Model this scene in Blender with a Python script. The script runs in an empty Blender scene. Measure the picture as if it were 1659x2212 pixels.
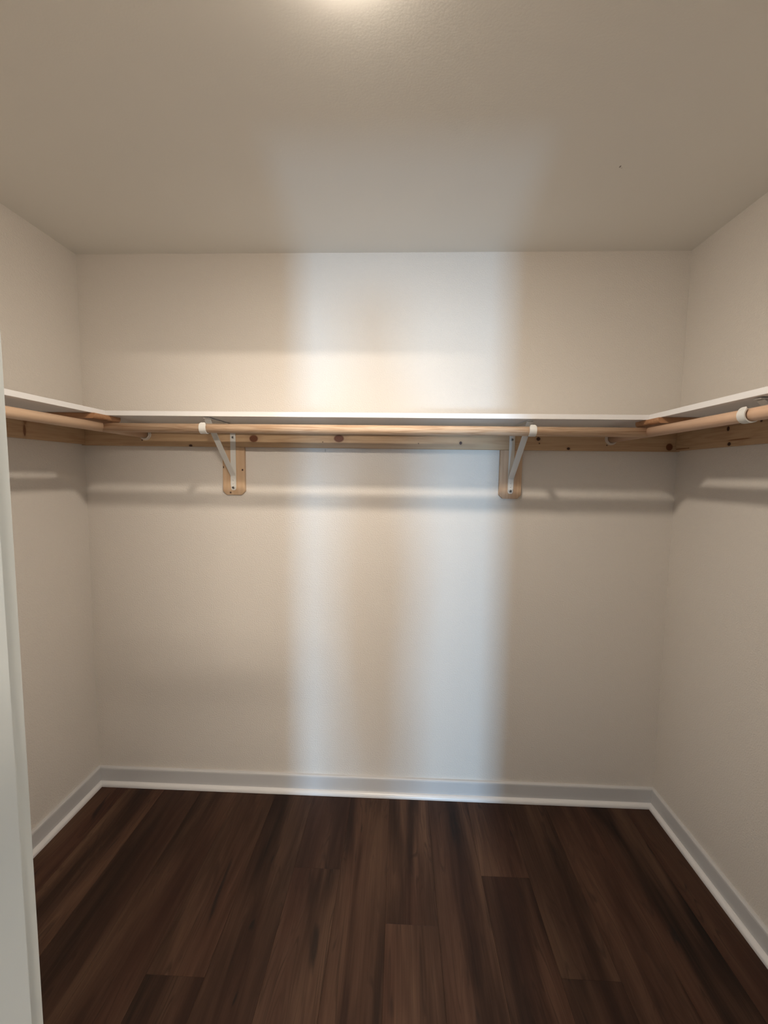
import bpy, bmesh, math, random
from mathutils import Vector, Matrix

random.seed(7)
scene = bpy.context.scene
COL = scene.collection

# ------------------------------------------------------------------ camera
F_PX, PITCH, YAW, ROLL = 923.6227, -0.0862, -0.0371, 0.0134
CAM = Vector((0.0, -1.898, 1.5007))


def ray(a, b):
    cr, sr = math.cos(ROLL), math.sin(ROLL)
    u, v = a * cr + b * sr, -a * sr + b * cr
    x, y2, z2 = u / F_PX, 1.0, -v / F_PX
    cp, sp = math.cos(PITCH), math.sin(PITCH)
    y, z = y2 * cp - z2 * sp, y2 * sp + z2 * cp
    cy, sy = math.cos(YAW), math.sin(YAW)
    return Vector((x * cy + y * sy, -x * sy + y * cy, z))


c0 = ray(0, 0)
right = (ray(F_PX, 0) - c0).normalized()
up = -(ray(0, F_PX) - c0).normalized()
cd = bpy.data.cameras.new('camera')
cd.sensor_fit = 'HORIZONTAL'
cd.sensor_width = 36.0
cd.lens = F_PX * 36.0 / 1659.0
cd.clip_start = 0.01
cam = bpy.data.objects.new('camera', cd)
COL.objects.link(cam)
R = Matrix((right, up, -c0.normalized())).transposed()
cam.matrix_world = Matrix.Translation(CAM) @ R.to_4x4()
scene.camera = cam

# ------------------------------------------------------------------ light and exposure
vs = scene.view_settings
vs.view_transform = 'Standard'
vs.look = 'None'
vs.gamma = 1.0
vs.use_curve_mapping = False
vs.exposure = 0.0

LAMP_POS = (-0.112, -1.085)
LAMP_COLOR = (1.0, 0.88, 0.74)
LAMP_STRENGTH = 640.0
BEDROOM_LAMP_POS = (0.68, -3.60, 2.235)
BEDROOM_LAMP_STRENGTH = 380.0
DAY_POWER = 178.0
DAY_COLOR = (0.42, 0.70, 1.0)

world = bpy.data.worlds.new('sky')
scene.world = world
world.use_nodes = True
world.node_tree.nodes['Background'].inputs[0].default_value = (0.55, 0.7, 0.9, 1)
world.node_tree.nodes['Background'].inputs[1].default_value = 1.5

WIN_X, WIN_W, WIN_Z0, WIN_Z1, WIN_Y = 0.08, 0.50, 0.03, 2.08, -7.05
# window daylight in two parts; lower one given added strength for the closet ceiling
for z0, z1, gain in ((0.45, WIN_Z1, 0.80), (WIN_Z0, 0.45, 4.0)):
    ld = bpy.data.lights.new('window_daylight', 'AREA')
    ld.shape = 'RECTANGLE'
    ld.size, ld.size_y = WIN_W, z1 - z0
    ld.energy = DAY_POWER * gain * (z1 - z0) / (WIN_Z1 - WIN_Z0)
    ld.color = DAY_COLOR
    lo = bpy.data.objects.new('window_daylight', ld)
    COL.objects.link(lo)
    lo.location = (WIN_X, WIN_Y + 0.05, (z0 + z1) / 2)
    lo.rotation_euler = (math.radians(90), 0, 0)      # shines along +y

scene.cycles.max_bounces = 7
scene.cycles.diffuse_bounces = 5
scene.cycles.glossy_bounces = 2
scene.cycles.sample_clamp_indirect = 6.0
scene.cycles.caustics_reflective = False
scene.cycles.caustics_refractive = False

# ------------------------------------------------------------------ dimensions
XL, XR = -1.4284, 1.1855
H = 2.44
YF = -1.53             # closet face of the front wall
YO = -1.65             # outer face of the front wall
DXL, DXR, DH = -0.3455, 0.374, 2.12
SD = 0.2955            # shelf depth
SZ, ST = 1.7116, 0.018  # shelf underside, thickness
CT = 0.019             # board thickness
CZ = 1.6155            # cleat bottom
RR, RZ = 0.0172, 1.667  # rod radius, height
RY = -0.295
RXL, RXR = -1.134, 0.895


# ------------------------------------------------------------------ helpers
def tag(o, label=None, cat=None, group=None, kind=None):
    if label: o['label'] = label
    if cat: o['category'] = cat
    if group: o['group'] = group
    if kind: o['kind'] = kind
    return o


def link(name, bm, mat, parent=None, smooth=False, center=True):
    """One bmesh (world or parent coordinates) -> one mesh object with its origin at its centre."""
    bmesh.ops.recalc_face_normals(bm, faces=bm.faces)
    off = Vector((0, 0, 0))
    if center and parent is None:
        lo_ = Vector([min(v.co[i] for v in bm.verts) for i in range(3)])
        hi_ = Vector([max(v.co[i] for v in bm.verts) for i in range(3)])
        off = (lo_ + hi_) / 2
        for v in bm.verts: v.co -= off
    me = bpy.data.meshes.new(name)
    bm.to_mesh(me)
    bm.free()
    if smooth:
        for p in me.polygons: p.use_smooth = True
    if mat: me.materials.append(mat)
    o = bpy.data.objects.new(name, me)
    COL.objects.link(o)
    o.location = off
    if parent is not None:
        o.parent = parent
    return o


def child_world(name, bm, mat, parent, smooth=False):
    """A part given in world coordinates under an unrotated parent."""
    for v in bm.verts: v.co -= parent.location
    return link(name, bm, mat, parent, smooth)


def box(x0, x1, y0, y1, z0, z1, bevel=0.0, seg=1, bm=None):
    b = bmesh.new()
    vs_ = [b.verts.new((x, y, z)) for z in (z0, z1) for y in (y0, y1) for x in (x0, x1)]
    for q in ((0, 1, 3, 2), (4, 6, 7, 5), (0, 4, 5, 1), (2, 3, 7, 6), (0, 2, 6, 4), (1, 5, 7, 3)):
        b.faces.new([vs_[i] for i in q])
    if bevel:
        bmesh.ops.bevel(b, geom=list(b.edges), offset=bevel, segments=seg, affect='EDGES', profile=0.5)
    if bm is None: return b
    me = bpy.data.meshes.new('tmp'); b.to_mesh(me); b.free(); bm.from_mesh(me); bpy.data.meshes.remove(me)
    return bm


def prism(poly, axis, a, b_):
    """Polygon in the plane across `axis`, extruded from a to b_."""
    bm = bmesh.new()
    def P(p, t):
        return {'x': (t, p[0], p[1]), 'y': (p[0], t, p[1]), 'z': (p[0], p[1], t)}[axis]
    A = [bm.verts.new(P(p, a)) for p in poly]
    B = [bm.verts.new(P(p, b_)) for p in poly]
    n = len(poly)
    bm.faces.new(A); bm.faces.new(B[::-1])
    for i in range(n):
        bm.faces.new((A[i], A[(i + 1) % n], B[(i + 1) % n], B[i]))
    return bm


def ribbon(pts, t, w, round_end=False):
    """Flat metal strip: polyline in (y, z), thickness t, width w in x."""
    n = len(pts)
    P = [Vector((p[0], p[1])) for p in pts]
    L = []
    for i in range(n):
        d = (P[min(i + 1, n - 1)] - P[max(i - 1, 0)]).normalized()
        L.append(Vector((-d.y, d.x)))
    bm = bmesh.new()
    rings = []
    for i in range(n):
        a, b_ = P[i] - L[i] * t / 2, P[i] + L[i] * t / 2
        ww = w / 2
        if round_end:
            s = (n - 1 - i)
            if s < 3: ww *= (0.55, 0.82, 0.95)[s]
        rings.append([bm.verts.new(c) for c in ((-ww, a.x, a.y), (ww, a.x, a.y), (ww, b_.x, b_.y), (-ww, b_.x, b_.y))])
    for i in range(n - 1):
        for k in range(4):
            bm.faces.new((rings[i][k], rings[i][(k + 1) % 4], rings[i + 1][(k + 1) % 4], rings[i + 1][k]))
    bm.faces.new(rings[0]); bm.faces.new(rings[-1][::-1])
    return bm


def lathe(profile, seg=32, axis='z'):
    """(r, h) profile turned about an axis through the origin."""
    bm = bmesh.new()
    rings = []
    for r, h in profile:
        if r < 1e-6:
            rings.append([bm.verts.new((0, 0, h))])
        else:
            rings.append([bm.verts.new((r * math.cos(2 * math.pi * k / seg), r * math.sin(2 * math.pi * k / seg), h)) for k in range(seg)])
    for a, b_ in zip(rings, rings[1:]):
        for k in range(seg):
            k2 = (k + 1) % seg
            if len(a) == 1 and len(b_) == 1: continue
            if len(a) == 1: bm.faces.new((a[0], b_[k], b_[k2]))
            elif len(b_) == 1: bm.faces.new((a[k], a[k2], b_[0]))
            else: bm.faces.new((a[k], a[k2], b_[k2], b_[k]))
    if axis == 'y':
        bmesh.ops.rotate(bm, verts=bm.verts, cent=(0, 0, 0), matrix=Matrix.Rotation(math.radians(90), 3, 'X'))   # +z -> -y
    return bm


# ------------------------------------------------------------------ materials
class NT:
    def __init__(self, name):
        self.m = bpy.data.materials.new(name)
        self.m.use_nodes = True
        self.t = self.m.node_tree
        self.b = self.t.nodes['Principled BSDF']

    def n(self, kind, **kw):
        nd = self.t.nodes.new(kind)
        for k, v in kw.items():
            if k.startswith('i_'): nd.inputs[k[2:].replace('_', ' ')].default_value = v
            else: setattr(nd, k, v)
        return nd

    def l(self, a, b): self.t.links.new(a, b)

    def math(self, op, a, b=None, clamp=False):
        nd = self.n('ShaderNodeMath', operation=op, use_clamp=clamp)
        for i, v in enumerate((a, b)):
            if v is None: continue
            if isinstance(v, (int, float)): nd.inputs[i].default_value = v
            else: self.l(v, nd.inputs[i])
        return nd.outputs[0]

    def mix(self, fac, a, b, mode='MIX'):
        nd = self.n('ShaderNodeMix', data_type='RGBA', blend_type=mode)
        for i, v in ((0, fac), (6, a), (7, b)):
            if isinstance(v, (int, float)): nd.inputs[i].default_value = v
            elif isinstance(v, tuple): nd.inputs[i].default_value = (*v, 1) if len(v) == 3 else v
            else: self.l(v, nd.inputs[i])
        return nd.outputs[2]

    def ramp(self, fac, stops):
        nd = self.n('ShaderNodeValToRGB')
        e = nd.color_ramp.elements
        while len(e) < len(stops): e.new(0.5)
        for i, (p, c) in enumerate(stops):
            e[i].position = p
            e[i].color = (*c, 1)
        self.l(fac, nd.inputs[0])
        return nd.outputs[0]

    def mapped(self, src, scale, loc=(0, 0, 0)):
        mp = self.n('ShaderNodeMapping')
        mp.inputs['Scale'].default_value = scale
        mp.inputs['Location'].default_value = loc
        self.l(src, mp.inputs['Vector'])
        return mp.outputs[0]

    def noise(self, vec, scale, detail=3, rough=0.5, dist=0.0):
        nd = self.n('ShaderNodeTexNoise')
        nd.inputs['Scale'].default_value = scale
        nd.inputs['Detail'].default_value = detail
        nd.inputs['Roughness'].default_value = rough
        nd.inputs['Distortion'].default_value = dist
        self.l(vec, nd.inputs['Vector'])
        return nd.outputs['Fac']

    def bump(self, h, strength, dist):
        nd = self.n('ShaderNodeBump')
        nd.inputs['Strength'].default_value = strength
        nd.inputs['Distance'].default_value = dist
        self.l(h, nd.inputs['Height'])
        self.l(nd.outputs[0], self.b.inputs['Normal'])

    def blob(self, pos, c, r, soft=0.25):
        """1 inside an ellipsoid at world point c with radii r, 0 outside."""
        v = self.n('ShaderNodeVectorMath', operation='SUBTRACT')
        self.l(pos, v.inputs[0]); v.inputs[1].default_value = c
        s = self.n('ShaderNodeVectorMath', operation='DIVIDE')
        self.l(v.outputs[0], s.inputs[0]); s.inputs[1].default_value = r
        ln = self.n('ShaderNodeVectorMath', operation='LENGTH')
        self.l(s.outputs[0], ln.inputs[0])
        mr = self.n('ShaderNodeMapRange', interpolation_type='SMOOTHSTEP')
        mr.inputs['From Min'].default_value = 1 + soft
        mr.inputs['From Max'].default_value = 1 - soft
        self.l(ln.outputs['Value'], mr.inputs['Value'])
        return mr.outputs[0], ln.outputs['Value']


def plain(name, col, rough=0.5, metal=0.0, spec=0.5):
    t = NT(name)
    t.b.inputs['Base Color'].default_value = (*col, 1)
    t.b.inputs['Roughness'].default_value = rough
    t.b.inputs['Metallic'].default_value = metal
    t.b.inputs['Specular IOR Level'].default_value = spec
    return t


def paint(name, col, rough, bump_scale, bump_dist, marks=()):
    t = plain(name, col, rough, spec=0.35)
    pos = t.n('ShaderNodeNewGeometry').outputs['Position']
    if bump_dist:
        t.bump(t.noise(pos, bump_scale * 0.75, 1.5, 0.55), 0.6, bump_dist * 1.6)
    if not marks: return t.m
    c = col
    for (p, r, mc, strength) in marks:
        m, _ = t.blob(pos, p, r, 0.45)
        c = t.mix(t.math('MULTIPLY', m, strength), c, mc)
    t.l(c, t.b.inputs['Base Color'])
    return t.m


WALLC = (0.69, 0.645, 0.592)
M_WALL = paint('wall_paint', WALLC, 0.55, 260, 0.0018,
               marks=[((-0.334, 0, 1.605), (0.002, 0.02, 0.007), (0.3, 0.27, 0.23), 0.55)])
M_CEIL = paint('ceiling_paint', (0.69, 0.665, 0.615), 0.6, 240, 0.00018,
               marks=[((0.649, -0.493, H), (0.0022, 0.0045, 0.02), (0.10, 0.08, 0.06), 0.9),
                      ((0.656, -0.487, H), (0.0030, 0.0012, 0.02), (0.25, 0.21, 0.17), 0.6)])
M_BEDROOM = plain('bedroom_paint', WALLC, 0.6, spec=0.3).m
M_TRIM = plain('trim_enamel', (0.56, 0.555, 0.555), 0.32).m
M_SHOE = plain('shoe_enamel_lit', (0.72, 0.71, 0.71), 0.32).m  # paler than the trim: light on the upturned face put into the colour
M_JAMB = plain('jamb_enamel_shaded', (0.50, 0.515, 0.495), 0.38).m  # darker than other trim: shade put into the colour against the bar lamp
M_SHELF = plain('white_melamine', (0.80, 0.79, 0.79), 0.42).m
M_STEEL = plain('white_powder_coat', (0.66, 0.65, 0.62), 0.4).m
M_PLASTIC = plain('white_plastic', (0.62, 0.55, 0.48), 0.4).m
M_SCREW = plain('zinc_screw', (0.30, 0.29, 0.28), 0.35, metal=0.9).m
M_HOLE = plain('screw_recess', (0.03, 0.03, 0.03), 0.6, metal=0.5).m


def pine(name, axis, light, dark, knots=(), freq=34.0, seed=0.0, contrast=1.0, rough=0.5):
    """Pale softwood, grain along an axis; knots are (centre, radii) in world space."""
    t = plain(name, light, rough, spec=0.4)
    pos = t.n('ShaderNodeNewGeometry').outputs['Position']
    i = 'xyz'.index(axis)
    s1 = [freq] * 3; s1[i] = freq * 0.035
    s2 = [freq * 5] * 3; s2[i] = freq * 0.12
    warp = t.noise(t.mapped(pos, (3, 3, 3), (seed, seed, 0)), 1.5, 2)
    v = t.mapped(pos, tuple(s1), (seed * 3.1, seed * 1.7, seed))
    g = t.noise(v, 1.0, 3, 0.55, 0.6)
    # growth rings as repeated bands of the slow noise
    rings = t.math('SINE', t.math('MULTIPLY', t.math('ADD', g, t.math('MULTIPLY', warp, 0.35)), 34.0))
    rings = t.math('MULTIPLY', t.math('ADD', rings, 1.0), 0.5)
    fine = t.noise(t.mapped(pos, tuple(s2), (seed, 0, seed)), 1.0, 2)
    f = t.math('ADD', t.math('MULTIPLY', rings, 0.45 * contrast), t.math('MULTIPLY', fine, 0.5), clamp=True)
    c = t.ramp(f, [(0.05, light), (0.55, tuple(a * 0.6 + b * 0.4 for a, b in zip(light, dark))), (0.95, dark)])
    tone = t.noise(t.mapped(pos, (2.2, 2.2, 2.2), (seed, 3, 1)), 1.0, 1)
    c = t.mix(t.math('MULTIPLY', tone, 0.35), c, tuple(v_ * 0.8 for v_ in dark))
    for (p, r, kc) in knots:
        halo, _ = t.blob(pos, p, tuple(q * 1.7 for q in r), 0.5)
        c = t.mix(t.math('MULTIPLY', halo, 0.28), c, tuple(v_ * 0.62 for v_ in dark))
        m, ln = t.blob(pos, p, r, 0.18)
        ring = t.math('ADD', t.math('MULTIPLY', t.math('SINE', t.math('MULTIPLY', ln, 16.0)), 0.22), 0.78)
        kcol = t.mix(ring, tuple(v_ * 0.6 for v_ in kc), kc)
        c = t.mix(m, c, kcol)
    t.l(c, t.b.inputs['Base Color'])
    t.bump(f, 0.12, 0.0006)
    return t.m


PL, PD = (0.58, 0.405, 0.245), (0.42, 0.265, 0.145)
K1, K2 = (0.145, 0.048, 0.018), (0.055, 0.018, 0.008)
yk = -CT
M_CLEAT_B = pine('pine_back_cleat', 'x', PL, PD, seed=1.3, freq=26, knots=[
    ((-0.648, yk, 1.653), (0.019, 0.03, 0.0155), K1), ((-0.271, yk, 1.657), (0.022, 0.03, 0.0160), K1),
    ((-0.931, yk, 1.6195), (0.008, 0.03, 0.0050), K2), ((0.258, yk, 1.643), (0.006, 0.03, 0.0070), K2),
    ((0.292, yk, 1.683), (0.015, 0.03, 0.0070), K1), ((0.589, yk, 1.664), (0.0085, 0.03, 0.0080), K2),
    ((0.594, yk, 1.645), (0.003, 0.03, 0.0025), K2), ((0.718, yk, 1.624), (0.007, 0.03, 0.0055), K2),
    ((1.140, yk, 1.635), (0.014, 0.03, 0.0150), K1), ((-1.150, yk, 1.641), (0.0028, 0.03, 0.0028), K2),
    ((0.879, yk, 1.640), (0.0025, 0.03, 0.0025), K2), ((-0.342, yk, 1.641), (0.002, 0.03, 0.002), K2),
    ((0.076, yk, 1.639), (0.002, 0.03, 0.002), K2)])
xk = XR - CT
M_CLEAT_R = pine('pine_right_cleat', 'y', PL, PD, seed=4.1, freq=30, knots=[
    ((xk, -0.306, 1.682), (0.03, 0.0065, 0.0085), K2), ((xk, -0.316, 1.627), (0.03, 0.008, 0.0065), K2),
    ((xk, -0.446, 1.692), (0.03, 0.0045, 0.0035), K2), ((xk, -0.100, 1.626), (0.03, 0.0035, 0.0025), K2),
    ((xk, -0.060, 1.626), (0.03, 0.045, 0.0025), (0.26, 0.12, 0.05)), ((xk, -0.36, 1.640), (0.03, 0.05, 0.0022), (0.26, 0.12, 0.05))])
xk = XL + CT
M_CLEAT_L = pine('pine_left_cleat', 'y', PL, PD, seed=6.7, freq=28, knots=[
    ((xk, -0.329, 1.650), (0.03, 0.006, 0.022), (0.22, 0.10, 0.05)), ((xk, -0.325, 1.690), (0.03, 0.008, 0.018), (0.30, 0.16, 0.08))])
M_BLOCK_A = pine('pine_block_a', 'z', (0.64, 0.46, 0.305), (0.50, 0.325, 0.19), seed=2.2, freq=22, knots=[
    ((-0.700, -CT, 1.515), (0.0036, 0.03, 0.0042), K2), ((-0.755, -CT, 1.414), (0.0036, 0.03, 0.0040), K2),
    ((-0.785, -CT, 1.526), (0.0022, 0.03, 0.005), K2)])
M_BLOCK_B = pine('pine_block_b', 'z', (0.61, 0.44, 0.30), (0.46, 0.30, 0.185), seed=8.4, freq=26, contrast=1.3)
M_BLOCK_C = pine('pine_block_c', 'z', (0.61, 0.44, 0.30), (0.46, 0.30, 0.185), seed=9.9, freq=24)
M_EDGE = pine('pine_end_grain', 'y', (0.42, 0.21, 0.10), (0.30, 0.14, 0.06), seed=3.0, freq=40)
M_ROD_B = pine('rod_wood_back', 'x', (0.73, 0.55, 0.39), (0.46, 0.29, 0.18), seed=5.5, freq=60, contrast=1.3, rough=0.42)
M_ROD_L = pine('rod_wood_left', 'y', (0.70, 0.50, 0.345), (0.55, 0.36, 0.23), seed=7.5, freq=36, contrast=0.7, rough=0.42)
M_ROD_R = pine('rod_wood_right', 'y', (0.68, 0.47, 0.33), (0.54, 0.335, 0.215), seed=2.9, freq=36, contrast=0.8, rough=0.42)
M_TIE = pine('tie_wood', 'x', (0.50, 0.27, 0.145), (0.36, 0.18, 0.085), seed=4.9, freq=30)


def vinyl():
    t = plain('dark_vinyl_plank', (0.06, 0.035, 0.022), 0.55, spec=0.2)
    tc = t.n('ShaderNodeTexCoord').outputs['Object']
    oi = t.n('ShaderNodeObjectInfo').outputs['Random']
    cb = t.n('ShaderNodeCombineXYZ')
    for k, mlt in enumerate((13.7, 41.3, 7.1)):
        t.l(t.math('MULTIPLY', oi, mlt), cb.inputs[k])
    av = t.n('ShaderNodeVectorMath', operation='ADD')
    t.l(tc, av.inputs[0]); t.l(cb.outputs[0], av.inputs[1])
    p = av.outputs[0]
    band = t.noise(t.mapped(p, (10.5, 1.1, 1)), 1.0, 2, 0.5, 0.6)          # broad streaks
    mid = t.noise(t.mapped(p, (34, 2.4, 1)), 1.0, 3, 0.55, 1.3)           # cathedral grain
    fine = t.noise(t.mapped(p, (240, 6, 1)), 1.0, 2, 0.55)                # pores
    hue = t.noise(t.mapped(p, (6, 0.8, 1), (5, 2, 0)), 1.0, 1)
    f = t.math('ADD', t.math('MULTIPLY', band, 0.70), t.math('ADD', t.math('MULTIPLY', mid, 0.24), t.math('MULTIPLY', fine, 0.11)))
    c = t.ramp(f, [(0.34, (0.009, 0.0045, 0.003)), (0.45, (0.031, 0.0145, 0.0085)), (0.55, (0.064, 0.0315, 0.019)), (0.70, (0.112, 0.061, 0.037))])
    c = t.mix(t.math('MULTIPLY', t.math('SUBTRACT', hue, 0.42, clamp=True), 2.2, clamp=True), c, t.mix(0.5, c, (0.078, 0.028, 0.017)))
    # cathedral lines: thin dark contour lines of a stretched noise
    cat = t.math('SINE', t.math('MULTIPLY', t.noise(t.mapped(p, (12, 1.0, 1), (1, 4, 0)), 1.0, 2, 0.45, 0.8), 95.0))
    cm = t.math('MULTIPLY', t.math('SUBTRACT', cat, 0.55, clamp=True), t.math('MULTIPLY', t.math('SUBTRACT', mid, 0.42, clamp=True), 4.0, clamp=True))
    c = t.mix(t.math('MULTIPLY', cm, 1.3, clamp=True), c, (0.016, 0.008, 0.005))
    # dark mineral streaks and knots
    kn = t.noise(t.mapped(p, (17, 2.6, 1), (3, 9, 0)), 1.0, 2, 0.5, 1.4)
    kf = t.n('ShaderNodeMapRange', interpolation_type='SMOOTHSTEP')
    kf.inputs['From Min'].default_value = 0.64; kf.inputs['From Max'].default_value = 0.76
    t.l(kn, kf.inputs['Value'])
    c = t.mix(t.math('MULTIPLY', kf.outputs[0], 0.8), c, (0.012, 0.008, 0.007))
    tone = t.math('ADD', t.math('MULTIPLY', oi, 0.35), 0.65)
    hs = t.n('ShaderNodeHueSaturation'); t.l(c, hs.inputs['Color']); t.l(tone, hs.inputs['Value'])
    t.l(hs.outputs[0], t.b.inputs['Base Color'])
    t.bump(t.math('ADD', mid, fine), 0.15, 0.0006)
    return t.m


M_PLANK = vinyl()
M_SUB = plain('underlay', (0.02, 0.013, 0.01), 0.9).m
M_CARPET = paint('bedroom_floor', (0.07, 0.043, 0.03), 0.6, 300, 0)

# ------------------------------------------------------------------ room shell
T = 0.10
struct = lambda o, label: tag(o, label, None, None, 'structure')
fl = struct(link('floor', box(XL - T, XR + T, YO, T, -0.06, -0.006), M_SUB), 'dark brown wood-look plank floor of the closet')
struct(link('ceiling', box(XL - T, XR + T, YO, T, H, H + 0.1), M_CEIL), 'beige painted ceiling of the closet')
struct(link('wall_back', box(XL - T, XR + T, 0, T, -0.06, H), M_WALL), 'beige back wall behind the long shelf')
struct(link('wall_left', box(XL - T, XL, YF, 0, -0.06, H), M_WALL), 'beige left side wall of the closet')
struct(link('wall_right', box(XR, XR + T, YF, 0, -0.06, H), M_WALL), 'beige right side wall of the closet')
JT = 0.018
b = box(XL - T, DXL - JT, YO, YF, -0.06, H)
box(DXR + JT, XR + T, YO, YF, -0.06, H, bm=b)
box(DXL - JT, DXR + JT, YO, YF, DH + JT, H, bm=b)
struct(link('wall_front', b, M_WALL), 'front wall of the closet around the doorway')

# planks: seams and butt joints where the photograph shows them
PW, PLEN, GAP, PTH = 0.178, 1.22, 0.00012, 0.006
JOINT = {-2: -0.767, 0: -0.397, 2: -0.586, 4: -0.396, 5: -0.718}
X0 = -0.382
plank_meshes = {}
k0 = math.floor((XL - X0) / PW)
k1 = math.ceil((XR - X0) / PW)
fl_off = fl.location.copy()
for k in range(k0, k1):
    xa, xb = max(X0 + k * PW, XL), min(X0 + (k + 1) * PW, XR)
    if xb - xa < 0.004: continue
    j = JOINT.get(k)
    if j is None: j = -0.93 - ((k * 0.37) % 0.3)
    cuts = [0.0]
    y = j
    while y + PLEN < -0.02: y += PLEN
    while y > YO:
        cuts.append(y); y -= PLEN
    cuts.append(YO)
    for ya, yb in zip(cuts, cuts[1:]):
        w_, l_ = xb - xa - GAP * 2, ya - yb - GAP * 2
        if l_ < 0.01: continue
        key = (round(w_, 4), round(l_, 4))
        if key not in plank_meshes:
            bm = box(-w_ / 2, w_ / 2, -l_ / 2, l_ / 2, -PTH, 0)
            top = [e for e in bm.edges if all(v.co.z > -1e-6 for v in e.verts)]
            bmesh.ops.bevel(bm, geom=top, offset=0.0004, segments=1, affect='EDGES')
            me = bpy.data.meshes.new('plank'); bm.to_mesh(me); bm.free()
            me.materials.append(M_PLANK)
            plank_meshes[key] = me
        o = bpy.data.objects.new('plank', plank_meshes[key])
        COL.objects.link(o)
        o.parent = fl
        o.location = Vector(((xa + xb) / 2, (ya + yb) / 2, 0)) - fl_off


# baseboards: board with an eased top edge, quarter-round shoe as a child; mitred ends
def mould(profile, p0, p1, inward, m0, m1):
    """profile of (offset from wall, z); m0/m1: how far the end recedes per unit of offset."""
    p0, p1 = Vector(p0), Vector(p1)
    d = (p1 - p0).normalized()
    n = Vector(inward)
    bm = bmesh.new()
    A, B = [], []
    for o_, z in profile:
        a = p0 + n * o_ + d * o_ * m0; b_ = p1 + n * o_ - d * o_ * m1
        A.append(bm.verts.new((a.x, a.y, z))); B.append(bm.verts.new((b_.x, b_.y, z)))
    k = len(profile)
    bm.faces.new(A); bm.faces.new(B[::-1])
    for i in range(k):
        bm.faces.new((A[i], A[(i + 1) % k], B[(i + 1) % k], B[i]))
    return bm


BB = [(0.0, 0.0), (0.0135, 0.0), (0.0135, 0.078), (0.0125, 0.0835), (0.0095, 0.0868), (0.005, 0.0878), (0.0, 0.0878)]
SH = [(0.0135, 0.0), (0.030, 0.0)] + [(0.0135 + 0.0165 * math.cos(a), 0.003 + 0.0165 * math.sin(a)) for a in [math.radians(v) for v in range(0, 91, 15)]]
for nm, p0, p1, n, m0, m1, lab in (
        ('baseboard_back', (XL, 0), (XR, 0), (0, -1), 1, 1, 'white baseboard along the back wall'),
        ('baseboard_left', (XL, YF), (XL, 0), (1, 0), 0, 1, 'white baseboard along the left wall'),
        ('baseboard_right', (XR, YF), (XR, 0), (-1, 0), 0, 1, 'white baseboard along the right wall')):
    o = struct(link(nm, mould(BB, p0, p1, n, m0, m1), M_TRIM), lab)
    child_world('shoe_moulding', mould(SH, p0, p1, n, m0, m1), M_SHOE, o)

# doorway: jambs with stops, head, casings on the bedroom side
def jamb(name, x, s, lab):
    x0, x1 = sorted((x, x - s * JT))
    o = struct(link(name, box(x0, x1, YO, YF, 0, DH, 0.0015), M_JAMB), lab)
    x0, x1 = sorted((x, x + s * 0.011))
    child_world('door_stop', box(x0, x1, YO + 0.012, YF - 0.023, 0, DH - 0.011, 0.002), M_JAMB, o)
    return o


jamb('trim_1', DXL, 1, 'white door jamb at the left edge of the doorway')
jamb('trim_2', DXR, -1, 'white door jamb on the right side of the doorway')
o = struct(link('trim_3', box(DXL - JT, DXR + JT, YO, YF, DH, DH + JT, 0.0015), M_TRIM), 'white head jamb over the doorway')
for i, (a, b_, z0, z1) in enumerate(((DXL - 0.075, DXL - 0.006, 0, DH + 0.006), (DXR + 0.006, DXR + 0.075, 0, DH + 0.006), (DXL - 0.075, DXR + 0.075, DH + 0.006, DH + 0.075))):
    struct(link('trim_%d' % (i + 4), box(a, b_, YO - 0.016, YO, z0, z1, 0.003), M_TRIM), 'white casing around the doorway on the bedroom side')

# bedroom outside the doorway, with the tall window the daylight comes from
BX0, BX1, BY = -1.9, 1.9, WIN_Y
struct(link('floor', box(BX0, BX1, BY, YO, -0.06, 0), M_CARPET), 'dark floor of the bedroom outside the closet')
struct(link('ceiling', box(BX0, BX1, BY, YO, H, H + 0.1), M_BEDROOM), 'ceiling of the bedroom outside the closet')
struct(link('wall_bedroom_left', box(BX0 - T, BX0, BY, YO, 0, H), M_BEDROOM), 'bedroom wall left of the doorway')
struct(link('wall_bedroom_right', box(BX1, BX1 + T, BY, YO, 0, H), M_BEDROOM), 'bedroom wall right of the doorway')
b = box(BX0, XL - T, YO, YO + 0.1, 0, H); box(XR + T, BX1, YO, YO + 0.1, 0, H, bm=b)
struct(link('wall_bedroom_front', b, M_BEDROOM), 'bedroom wall beside the closet')
wx0, wx1 = WIN_X - WIN_W / 2, WIN_X + WIN_W / 2
b = box(BX0, wx0, BY - 0.1, BY, 0, H); box(wx1, BX1, BY - 0.1, BY, 0, H, bm=b)
box(wx0, wx1, BY - 0.1, BY, 0, WIN_Z0, bm=b); box(wx0, wx1, BY - 0.1, BY, WIN_Z1, H, bm=b)
struct(link('wall_bedroom_back', b, M_BEDROOM), 'bedroom wall with the tall narrow window')
b = box(wx0, wx0 + 0.03, BY - 0.07, BY - 0.02, WIN_Z0, WIN_Z1)
box(wx1 - 0.03, wx1, BY - 0.07, BY - 0.02, WIN_Z0, WIN_Z1, bm=b)
box(wx0, wx1, BY - 0.07, BY - 0.02, WIN_Z0, WIN_Z0 + 0.03, bm=b)
box(wx0, wx1, BY - 0.07, BY - 0.02, WIN_Z1 - 0.03, WIN_Z1, bm=b)
wnd = struct(link('window_1', b, M_TRIM), 'tall narrow bedroom window behind the camera')
g = NT('window_glass'); g.b.inputs['Transmission Weight'].default_value = 1.0; g.b.inputs['Roughness'].default_value = 0.02
child_world('pane', box(wx0 + 0.03, wx1 - 0.03, BY - 0.048, BY - 0.042, WIN_Z0 + 0.03, WIN_Z1 - 0.03), g.m, wnd)

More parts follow.
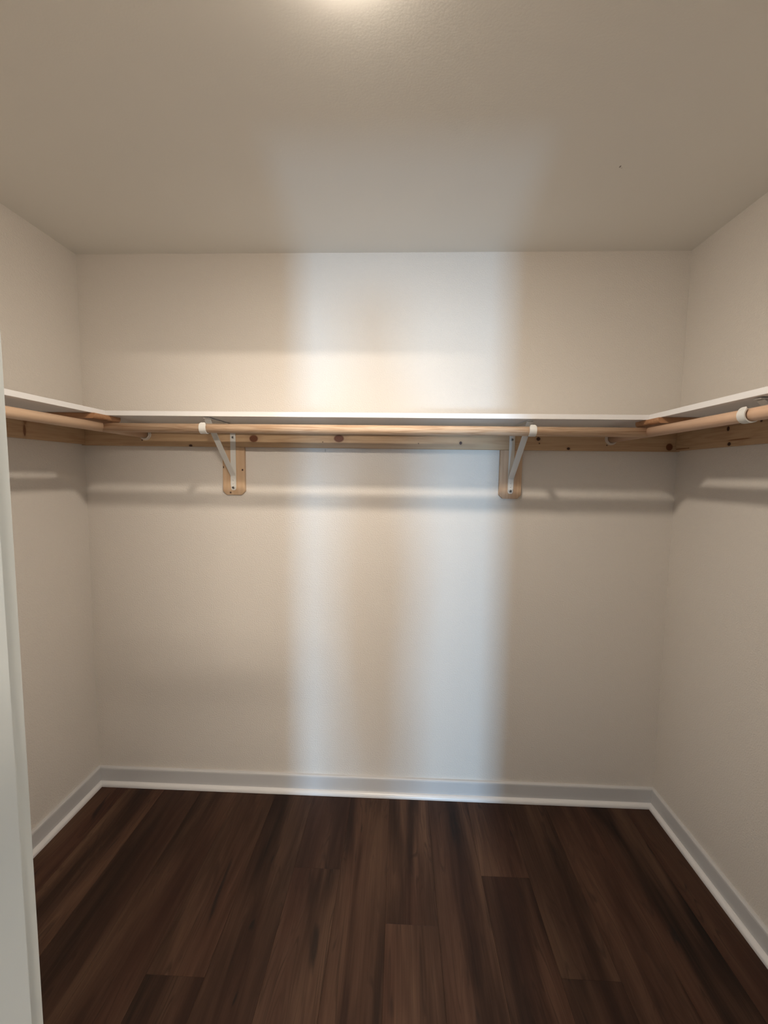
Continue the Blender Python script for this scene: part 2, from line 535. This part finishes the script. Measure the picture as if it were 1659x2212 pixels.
# ------------------------------------------------------------------ shelves
e = 0.0008
tag(link('shelf_board', box(XL + 0.001, XR - 0.001, -SD, -0.001, SZ, SZ + ST, e), M_SHELF),
    'long white shelf board across the back wall', 'shelf', 'white closet shelves')
tag(link('shelf_board', box(XL + 0.001, XL + 0.3093, YF + 0.002, -SD - 0.001, SZ, SZ + ST, e), M_SHELF),
    'white shelf board along the left wall, beside the door jamb', 'shelf', 'white closet shelves')
tag(link('shelf_board', box(XR - 0.2928, XR - 0.001, YF + 0.002, -SD - 0.001, SZ, SZ + ST, e), M_SHELF),
    'white shelf board along the right wall', 'shelf', 'white closet shelves')

# cleats
tag(link('wall_cleat', box(XL + 0.001, XR - 0.001, -CT, -0.0005, CZ, SZ - 0.0005, 0.0012), M_CLEAT_B),
    'long knotty pine board under the shelf on the back wall', 'board', 'pine boards under the shelves')
tag(link('wall_cleat', box(XL + 0.0005, XL + CT, YF + 0.001, -CT - 0.0008, CZ + 0.004, SZ - 0.0005, 0.0012), M_CLEAT_L),
    'pine board under the shelf on the left wall', 'board', 'pine boards under the shelves')
tag(link('wall_cleat', box(XR - CT, XR - 0.0005, YF + 0.001, -CT - 0.0008, CZ + 0.003, SZ - 0.0005, 0.0012), M_CLEAT_R),
    'knotty pine board under the shelf on the right wall', 'board', 'pine boards under the shelves')


# backing blocks with clipped lower corners
def block(x, half, zb, zt, mat, lab, rot=False):
    c = 0.016
    poly = [(-half, zt), (half, zt), (half, zb + c), (half - c, zb), (-half + c, zb), (-half, zb + c)]
    bm = prism(poly, 'y', -CT, -0.0005)
    bmesh.ops.bevel(bm, geom=list(bm.edges), offset=0.0012, segments=1, affect='EDGES')
    if rot:
        bmesh.ops.rotate(bm, verts=bm.verts, cent=(0, 0, 0), matrix=Matrix.Rotation(math.radians(-90), 3, 'Z'))
        bmesh.ops.translate(bm, verts=bm.verts, vec=(XR, x, 0))
    else:
        bmesh.ops.translate(bm, verts=bm.verts, vec=(x, 0, 0))
    return tag(link('backing_block', bm, mat), lab, 'block', 'pine blocks behind the brackets')


BXA, BXB, BYR = -0.740, 0.4775, -0.748
block(BXA, 0.0490, 1.404, CZ - 0.0006, M_BLOCK_A, 'pine block with clipped corners behind the left bracket of the back wall')
block(BXB, 0.0475, 1.405, CZ - 0.0006, M_BLOCK_B, 'pine block with clipped corners behind the right bracket of the back wall')
block(BYR, 0.0475, 1.405, CZ + 0.0024, M_BLOCK_C, 'pine block with clipped corners behind the bracket of the right wall', rot=True)


# tie boards under the shelf joints in the two back corners
def tie(xw, xe, s, lab):
    t_ = CT
    z0, z1 = SZ - t_ - 0.0004, SZ - 0.0004
    r = 0.010
    prof = [(xw, z1), (xe, z1), (xe, z0 + r)] + [(xe - s * r * (1 - math.cos(a)), z0 + r - r * math.sin(a)) for a in [math.radians(v) for v in (30, 60, 90)]] + [(xw, z0)]
    bm = prism(prof, 'y', -0.370, -0.225)
    tag(link('tie_board', bm, M_TIE), lab, 'board', 'tie boards under the shelf corners')


tie(XL + CT + 0.001, -1.108, 1, 'short reddish tie board under the left shelf corner')
tie(XR - CT - 0.001, 0.884, -1, 'short reddish tie board under the right shelf corner')


# ------------------------------------------------------------------ rods
def rod_along_y(x, y0, y1, mat, lab):
    bm = bmesh.new()
    seg = 40
    rings = []
    for y in (y0, y1):
        rings.append([bm.verts.new((x + RR * math.cos(2 * math.pi * k / seg), y, RZ + RR * math.sin(2 * math.pi * k / seg))) for k in range(seg)])
    for k in range(seg):
        bm.faces.new((rings[0][k], rings[0][(k + 1) % seg], rings[1][(k + 1) % seg], rings[1][k]))
    bm.faces.new(rings[0]); bm.faces.new(rings[1][::-1])
    return tag(link('closet_rod', bm, mat, smooth=True), lab, 'rod', 'wooden closet rods')


def shade(o):
    me = o.data
    for p in me.polygons: p.use_smooth = len(p.vertices) == 4


shade(rod_along_y(RXL, YF + 0.004, -CT - 0.005, M_ROD_L, 'round wooden closet rod below the left shelf'))
shade(rod_along_y(RXR, YF + 0.004, -CT - 0.005, M_ROD_R, 'round wooden closet rod below the right shelf'))
bm = bmesh.new()
seg = 48
A, B = [], []
for k in range(seg):
    a = 2 * math.pi * k / seg
    dy, dz = RR * math.cos(a), RR * math.sin(a)
    cope = math.sqrt(max(0, RR * RR - dz * dz)) + 0.0004        # ends coped to fit the side rods
    A.append(bm.verts.new((RXL + cope, RY + dy, RZ + dz)))
    B.append(bm.verts.new((RXR - cope, RY + dy, RZ + dz)))
for k in range(seg):
    bm.faces.new((A[k], A[(k + 1) % seg], B[(k + 1) % seg], B[k]))
bm.faces.new(A); bm.faces.new(B[::-1])
shade(tag(link('closet_rod', bm, M_ROD_B, smooth=True), 'long round wooden closet rod below the back shelf', 'rod', 'wooden closet rods'))


# rod sockets on the back cleat
def socket(x, lab):
    t = bpy.data.objects.new('rod_socket', None); COL.objects.link(t)
    t.location = (x, -CT - 0.0003, RZ); t.empty_display_size = 0.02
    tag(t, lab, 'socket', 'white rod sockets')
    link('base_plate', lathe([(0, 0), (0.0265, 0), (0.0265, 0.0025), (0.0255, 0.0035), (0, 0.0035)], 40, 'y'), M_PLASTIC, t)
    link('rim', lathe([(0.0182, 0.0035), (0.0240, 0.0035), (0.0240, 0.0105), (0.0228, 0.0120), (0.0194, 0.0120), (0.0182, 0.0105), (0.0182, 0.0035)], 40, 'y'), M_PLASTIC, t)
    return t


socket(RXL, 'white round socket holding the left rod on the back wall')
socket(RXR, 'white round socket holding the right rod on the back wall')


# ------------------------------------------------------------------ shelf and rod brackets
ZB = 1.425                                     # bottom of the strap


def bracket(loc, rz, lab):
    t = bpy.data.objects.new('shelf_bracket', None); COL.objects.link(t)
    t.location = loc; t.rotation_euler = (0, 0, rz); t.empty_display_size = 0.05
    tag(t, lab, 'bracket', 'white steel shelf and rod brackets')
    W = 0.0235
    zs = SZ - ZB                               # shelf underside
    st = ribbon([(-0.0017, zs - 0.004), (-0.0017, 0.03), (-0.0017, 0.010), (-0.0017, 0.004), (-0.0017, 0.0)], 0.0028, W, True)
    link('wall_strap', st, M_STEEL, t)
    arm_z = zs - 0.0042
    link('shelf_arm', ribbon([(-0.0004, arm_z), (-0.2575, arm_z)], 0.0028, W), M_STEEL, t)
    br = [(-0.0046, 0.012), (-0.0046, 0.016), (-0.0046, 0.022), (-0.0046, 0.058), (-0.0058, 0.0635), (-0.010, 0.0685), (-0.2490, arm_z - 0.0035)]
    link('brace', ribbon(br[::-1], 0.0026, W, True), M_STEEL, t)
    # hook: leaves the brace, passes under the rod, rises in front of it to a rounded lip
    cy, cz = RY + CT + 0.0003, RZ - ZB
    r = RR + 0.0024
    pts = [(-0.2265, cz + 0.0105), (cy + 0.028, cz - 0.0040)]
    for a in range(-52, -215, -9):
        pts.append((cy + r * math.cos(math.radians(a)), cz + r * math.sin(math.radians(a))))
    a0 = pts[-1]
    pts += [(a0[0] + 0.0008, a0[1] + 0.003), (a0[0] + 0.0030, a0[1] + 0.0060), (a0[0] + 0.0052, a0[1] + 0.0082)]
    h = ribbon(pts, 0.0032, W + 0.002, True)
    o_ = link('rod_hook', h, M_STEEL, t)
    for p in o_.data.polygons: p.use_smooth = False
    # fixings
    for z, y in ((0.0115, -0.0060), (0.232, -0.0032)):
        s = link('screw', lathe([(0, 0), (0.0056, 0), (0.0053, 0.0010), (0.0033, 0.0019), (0, 0.0022)], 16, 'y'), M_SCREW, t, True)
        s.location = (0, y, z)
        d = link('screw_recess', box(-0.0022, 0.0022, -0.0026, -0.0015, -0.0022, 0.0022), M_HOLE, s)
    for z in (0.030, 0.046):
        s = link('rivet', lathe([(0, 0), (0.0036, 0), (0.0030, 0.0009), (0, 0.0014)], 16, 'y'), M_STEEL, t, True)
        s.location = (0, -0.0059, z)
    return t


bracket((BXA, -CT - 0.0003, ZB), 0, 'white steel bracket on the back wall, left of the two')
bracket((BXB, -CT - 0.0003, ZB + 0.002), 0, 'white steel bracket on the back wall, right of the two')
bracket((XR - CT - 0.0003, BYR, ZB), math.radians(-90), 'white steel bracket under the right wall shelf at the photo edge')

# ------------------------------------------------------------------ ceiling lamp (just above the frame)
t = bpy.data.objects.new('ceiling_lamp', None); COL.objects.link(t)
t.location = (LAMP_POS[0], LAMP_POS[1], H)
tag(t, 'round white flush ceiling lamp in the middle of the closet', 'lamp')
link('trim_ring', lathe([(0, -0.0002), (0.066, -0.0002), (0.066, -0.005), (0.062, -0.007), (0.055, -0.007), (0.055, -0.002), (0, -0.004)], 48), M_STEEL, t, True)
em = NT('lamp_diffuser')
em.b.inputs['Base Color'].default_value = (0.9, 0.9, 0.88, 1)
em.b.inputs['Emission Color'].default_value = (*LAMP_COLOR, 1)
em.b.inputs['Emission Strength'].default_value = LAMP_STRENGTH
link('diffuser', lathe([(0.055, -0.006), (0.051, -0.0105), (0.041, -0.0140), (0.023, -0.0165), (0, -0.0170)], 48), em.m, t, True)

# ------------------------------------------------------------------ bedroom bar lamp (behind the camera)
t = bpy.data.objects.new('bar_lamp', None); COL.objects.link(t)
t.location = (BEDROOM_LAMP_POS[0], BEDROOM_LAMP_POS[1], H)
tag(t, 'long bar lamp hanging from the bedroom ceiling behind the camera', 'lamp')
gz = BEDROOM_LAMP_POS[2] - H
LB = 0.90
link('canopy', box(-0.16, 0.16, -0.035, 0.035, -0.025, -0.0003, 0.004, 2), M_STEEL, t)
for sx in (-0.35, 0.35):
    link('cable', box(sx * 0.4 - 0.0015, sx * 0.4 + 0.0015, -0.0015, 0.0015, gz + 0.032, -0.024), M_STEEL, t)
link('housing', box(-LB / 2, LB / 2, -0.024, 0.024, gz + 0.022, gz + 0.034, 0.003), M_STEEL, t)
em2 = NT('tube_diffuser')
em2.b.inputs['Base Color'].default_value = (0.9, 0.9, 0.88, 1)
em2.b.inputs['Emission Color'].default_value = (*LAMP_COLOR, 1)
em2.b.inputs['Emission Strength'].default_value = BEDROOM_LAMP_STRENGTH
tube = [(0.022 * math.cos(math.radians(a)), gz + 0.022 * math.sin(math.radians(a))) for a in range(0, -181, -20)] + [(-0.022, gz + 0.0215), (0.022, gz + 0.0215)]
link('diffuser', prism(tube, 'x', -LB / 2 + 0.005, LB / 2 - 0.005), em2.m, t)

# ------------------------------------------------------------------ the photographer, in the doorway's bedroom side
PX, PY, PHI = -0.05, -2.30, math.radians(52)
cph, sph = math.cos(PHI), math.sin(PHI)


SC = 0.91        # a short person: 1.6 m


def W(lx, ly, z): return (PX + lx * cph - ly * sph, PY + lx * sph + ly * cph, z * SC)


V, Rd, E_ = [], [], []


def chain(start, pts):
    """pts: (position, radius); returns index of the last vertex."""
    prev = start
    for p, r in pts:
        V.append(p); Rd.append(r)
        if prev is not None: E_.append((prev, len(V) - 1))
        prev = len(V) - 1
    return prev


pel = chain(None, [(W(0, 0, 0.94), (0.150, 0.105))])
waist = chain(pel, [(W(0, 0.005, 1.06), (0.135, 0.098))])
chest = chain(waist, [(W(0, 0.0, 1.22), (0.150, 0.112)), (W(0, -0.005, 1.36), (0.140, 0.100))])
neck = chain(chest, [(W(0, 0.0, 1.455), (0.058, 0.058)), (W(0, 0.018, 1.51), (0.052, 0.054))])
# head turned on the neck towards the phone
hx, hy = PX - 0.01, PY + 0.03
head = chain(neck, [((hx, hy + 0.012, 1.565 * SC), (0.060, 0.072)), ((hx, hy + 0.012, 1.62 * SC), (0.074, 0.090)), ((hx, hy + 0.004, 1.68 * SC), (0.076, 0.092)), ((hx, hy - 0.004, 1.725 * SC), (0.050, 0.062))])
PHONE = Vector((-0.02, -1.916, 1.47))
hands = {}
for s_ in (1, -1):
    sh = W(0.175 * s_, -0.005, 1.40)
    hand = Vector((PHONE.x + 0.050 * s_, PHONE.y - 0.035, PHONE.z - 0.055))
    el = W(0.215 * s_, 0.10 if s_ < 0 else 0.05, 1.17)
    a = chain(chest, [(sh, (0.062, 0.062)), (el, (0.043, 0.043))])
    mid = tuple(Vector(el).lerp(hand, 0.55))
    a = chain(a, [(mid, (0.036, 0.036)), (tuple(Vector(el).lerp(hand, 0.90)), (0.026, 0.022)), (tuple(hand), (0.032, 0.020))])
    # four fingers behind the phone, thumb in front
    for q in range(4):
        b0 = hand + Vector((0.014 * s_, 0.030, -0.022 + 0.016 * q))
        ln = (0.8, 0.95, 1.0, 0.9)[q]
        chain(a, [(tuple(b0), (0.0095, 0.0095)), (tuple(b0 + Vector((0.004 * s_, 0.026 * ln, 0.004))), (0.0085, 0.0085)), (tuple(b0 + Vector((-0.020 * s_ * ln, 0.034 * ln, 0.006))), (0.0075, 0.0075))])
    b0 = hand + Vector((-0.018 * s_, 0.008, 0.012))
    chain(a, [(tuple(b0), (0.011, 0.011)), (tuple(b0 + Vector((-0.012 * s_, 0.010, 0.028))), (0.0085, 0.0085))])
    # leg and foot
    lx = 0.092 * s_
    a = chain(pel, [(W(lx, 0, 0.84), (0.092, 0.092)), (W(lx * 1.02, 0.012, 0.49), (0.060, 0.060)), (W(lx * 1.05, -0.012, 0.28), (0.055, 0.055)), (W(lx * 1.08, -0.015, 0.085), (0.040, 0.044))])
    a = chain(a, [(W(lx * 1.10, 0.03, 0.047), (0.042, 0.042)), (W(lx * 1.25, 0.15, 0.034), (0.040, 0.030))])
# nose
nb = chain(head - 2, [((hx, hy + 0.105, 1.615 * SC), (0.012, 0.014))])

me = bpy.data.meshes.new('person_skeleton')
me.from_pydata(V, E_, [])
ob = bpy.data.objects.new('person_skeleton', me)
COL.objects.link(ob)
sk = ob.modifiers.new('skin', 'SKIN')
sk.use_smooth_shade = True
for i, (v, r) in enumerate(zip(me.skin_vertices[0].data, Rd)):
    v.radius = r
    v.use_root = (i == 0)
sd = ob.modifiers.new('sub', 'SUBSURF'); sd.levels = 2; sd.render_levels = 2
bpy.context.view_layer.update()
dg = bpy.context.evaluated_depsgraph_get()
body = bpy.data.meshes.new_from_object(ob.evaluated_get(dg))
bpy.data.objects.remove(ob)
for m in (plain('skin', (0.55, 0.36, 0.27), 0.5).m, plain('grey_shirt', (0.16, 0.16, 0.18), 0.85).m,
          plain('blue_jeans', (0.06, 0.09, 0.16), 0.85).m, plain('dark_shoes', (0.03, 0.03, 0.03), 0.6).m):
    body.materials.append(m)
for p in body.polygons:
    c = p.center
    d_hand = (c - PHONE).length
    p.use_smooth = True
    if c.z > 1.475 * SC and (c - Vector((hx, hy, c.z))).length < 0.14 or d_hand < 0.15: p.material_index = 0
    elif c.z > 0.93 * SC: p.material_index = 1
    elif c.z > 0.10: p.material_index = 2
    else: p.material_index = 3
zmin = min(v.co.z for v in body.vertices)
pc = Vector((PX, PY, 0))
for v in body.vertices: v.co -= pc
person = bpy.data.objects.new('person', body)
COL.objects.link(person)
person.location = (PX, PY, -zmin + 0.001)
tag(person, 'person in grey shirt and jeans standing behind the camera, holding a phone', 'person')
# hair and eyes follow the head
hb = bmesh.new()
bmesh.ops.create_uvsphere(hb, u_segments=24, v_segments=14, radius=1.0)
for v in list(hb.verts):
    if v.co.z < -0.15 and v.co.y > -0.2: hb.verts.remove(v)
for v in hb.verts:
    v.co = Vector((v.co.x * 0.088, v.co.y * 0.104 - 0.006, v.co.z * 0.090)) + Vector((hx, hy, 1.672 * SC)) - pc
    if v.co.y > hy - PY + 0.05: v.co.z += 0.02
link('hair', hb, plain('brown_hair', (0.05, 0.03, 0.02), 0.7).m, person, True)
for s_ in (1, -1):
    eb = bmesh.new()
    bmesh.ops.create_uvsphere(eb, u_segments=12, v_segments=8, radius=0.011)
    bmesh.ops.translate(eb, verts=eb.verts, vec=Vector((hx + 0.031 * s_, hy + 0.088, 1.642 * SC)) - pc)
    link('eye', eb, plain('eye', (0.6, 0.58, 0.55), 0.2).m, person, True)

ph = tag(link('phone', box(PHONE.x - 0.036, PHONE.x + 0.036, PHONE.y - 0.004, PHONE.y + 0.004, PHONE.z - 0.085, PHONE.z + 0.065, 0.003, 2),
              plain('phone_body', (0.03, 0.03, 0.035), 0.25).m), 'black phone held upright by the person behind the camera', 'phone')
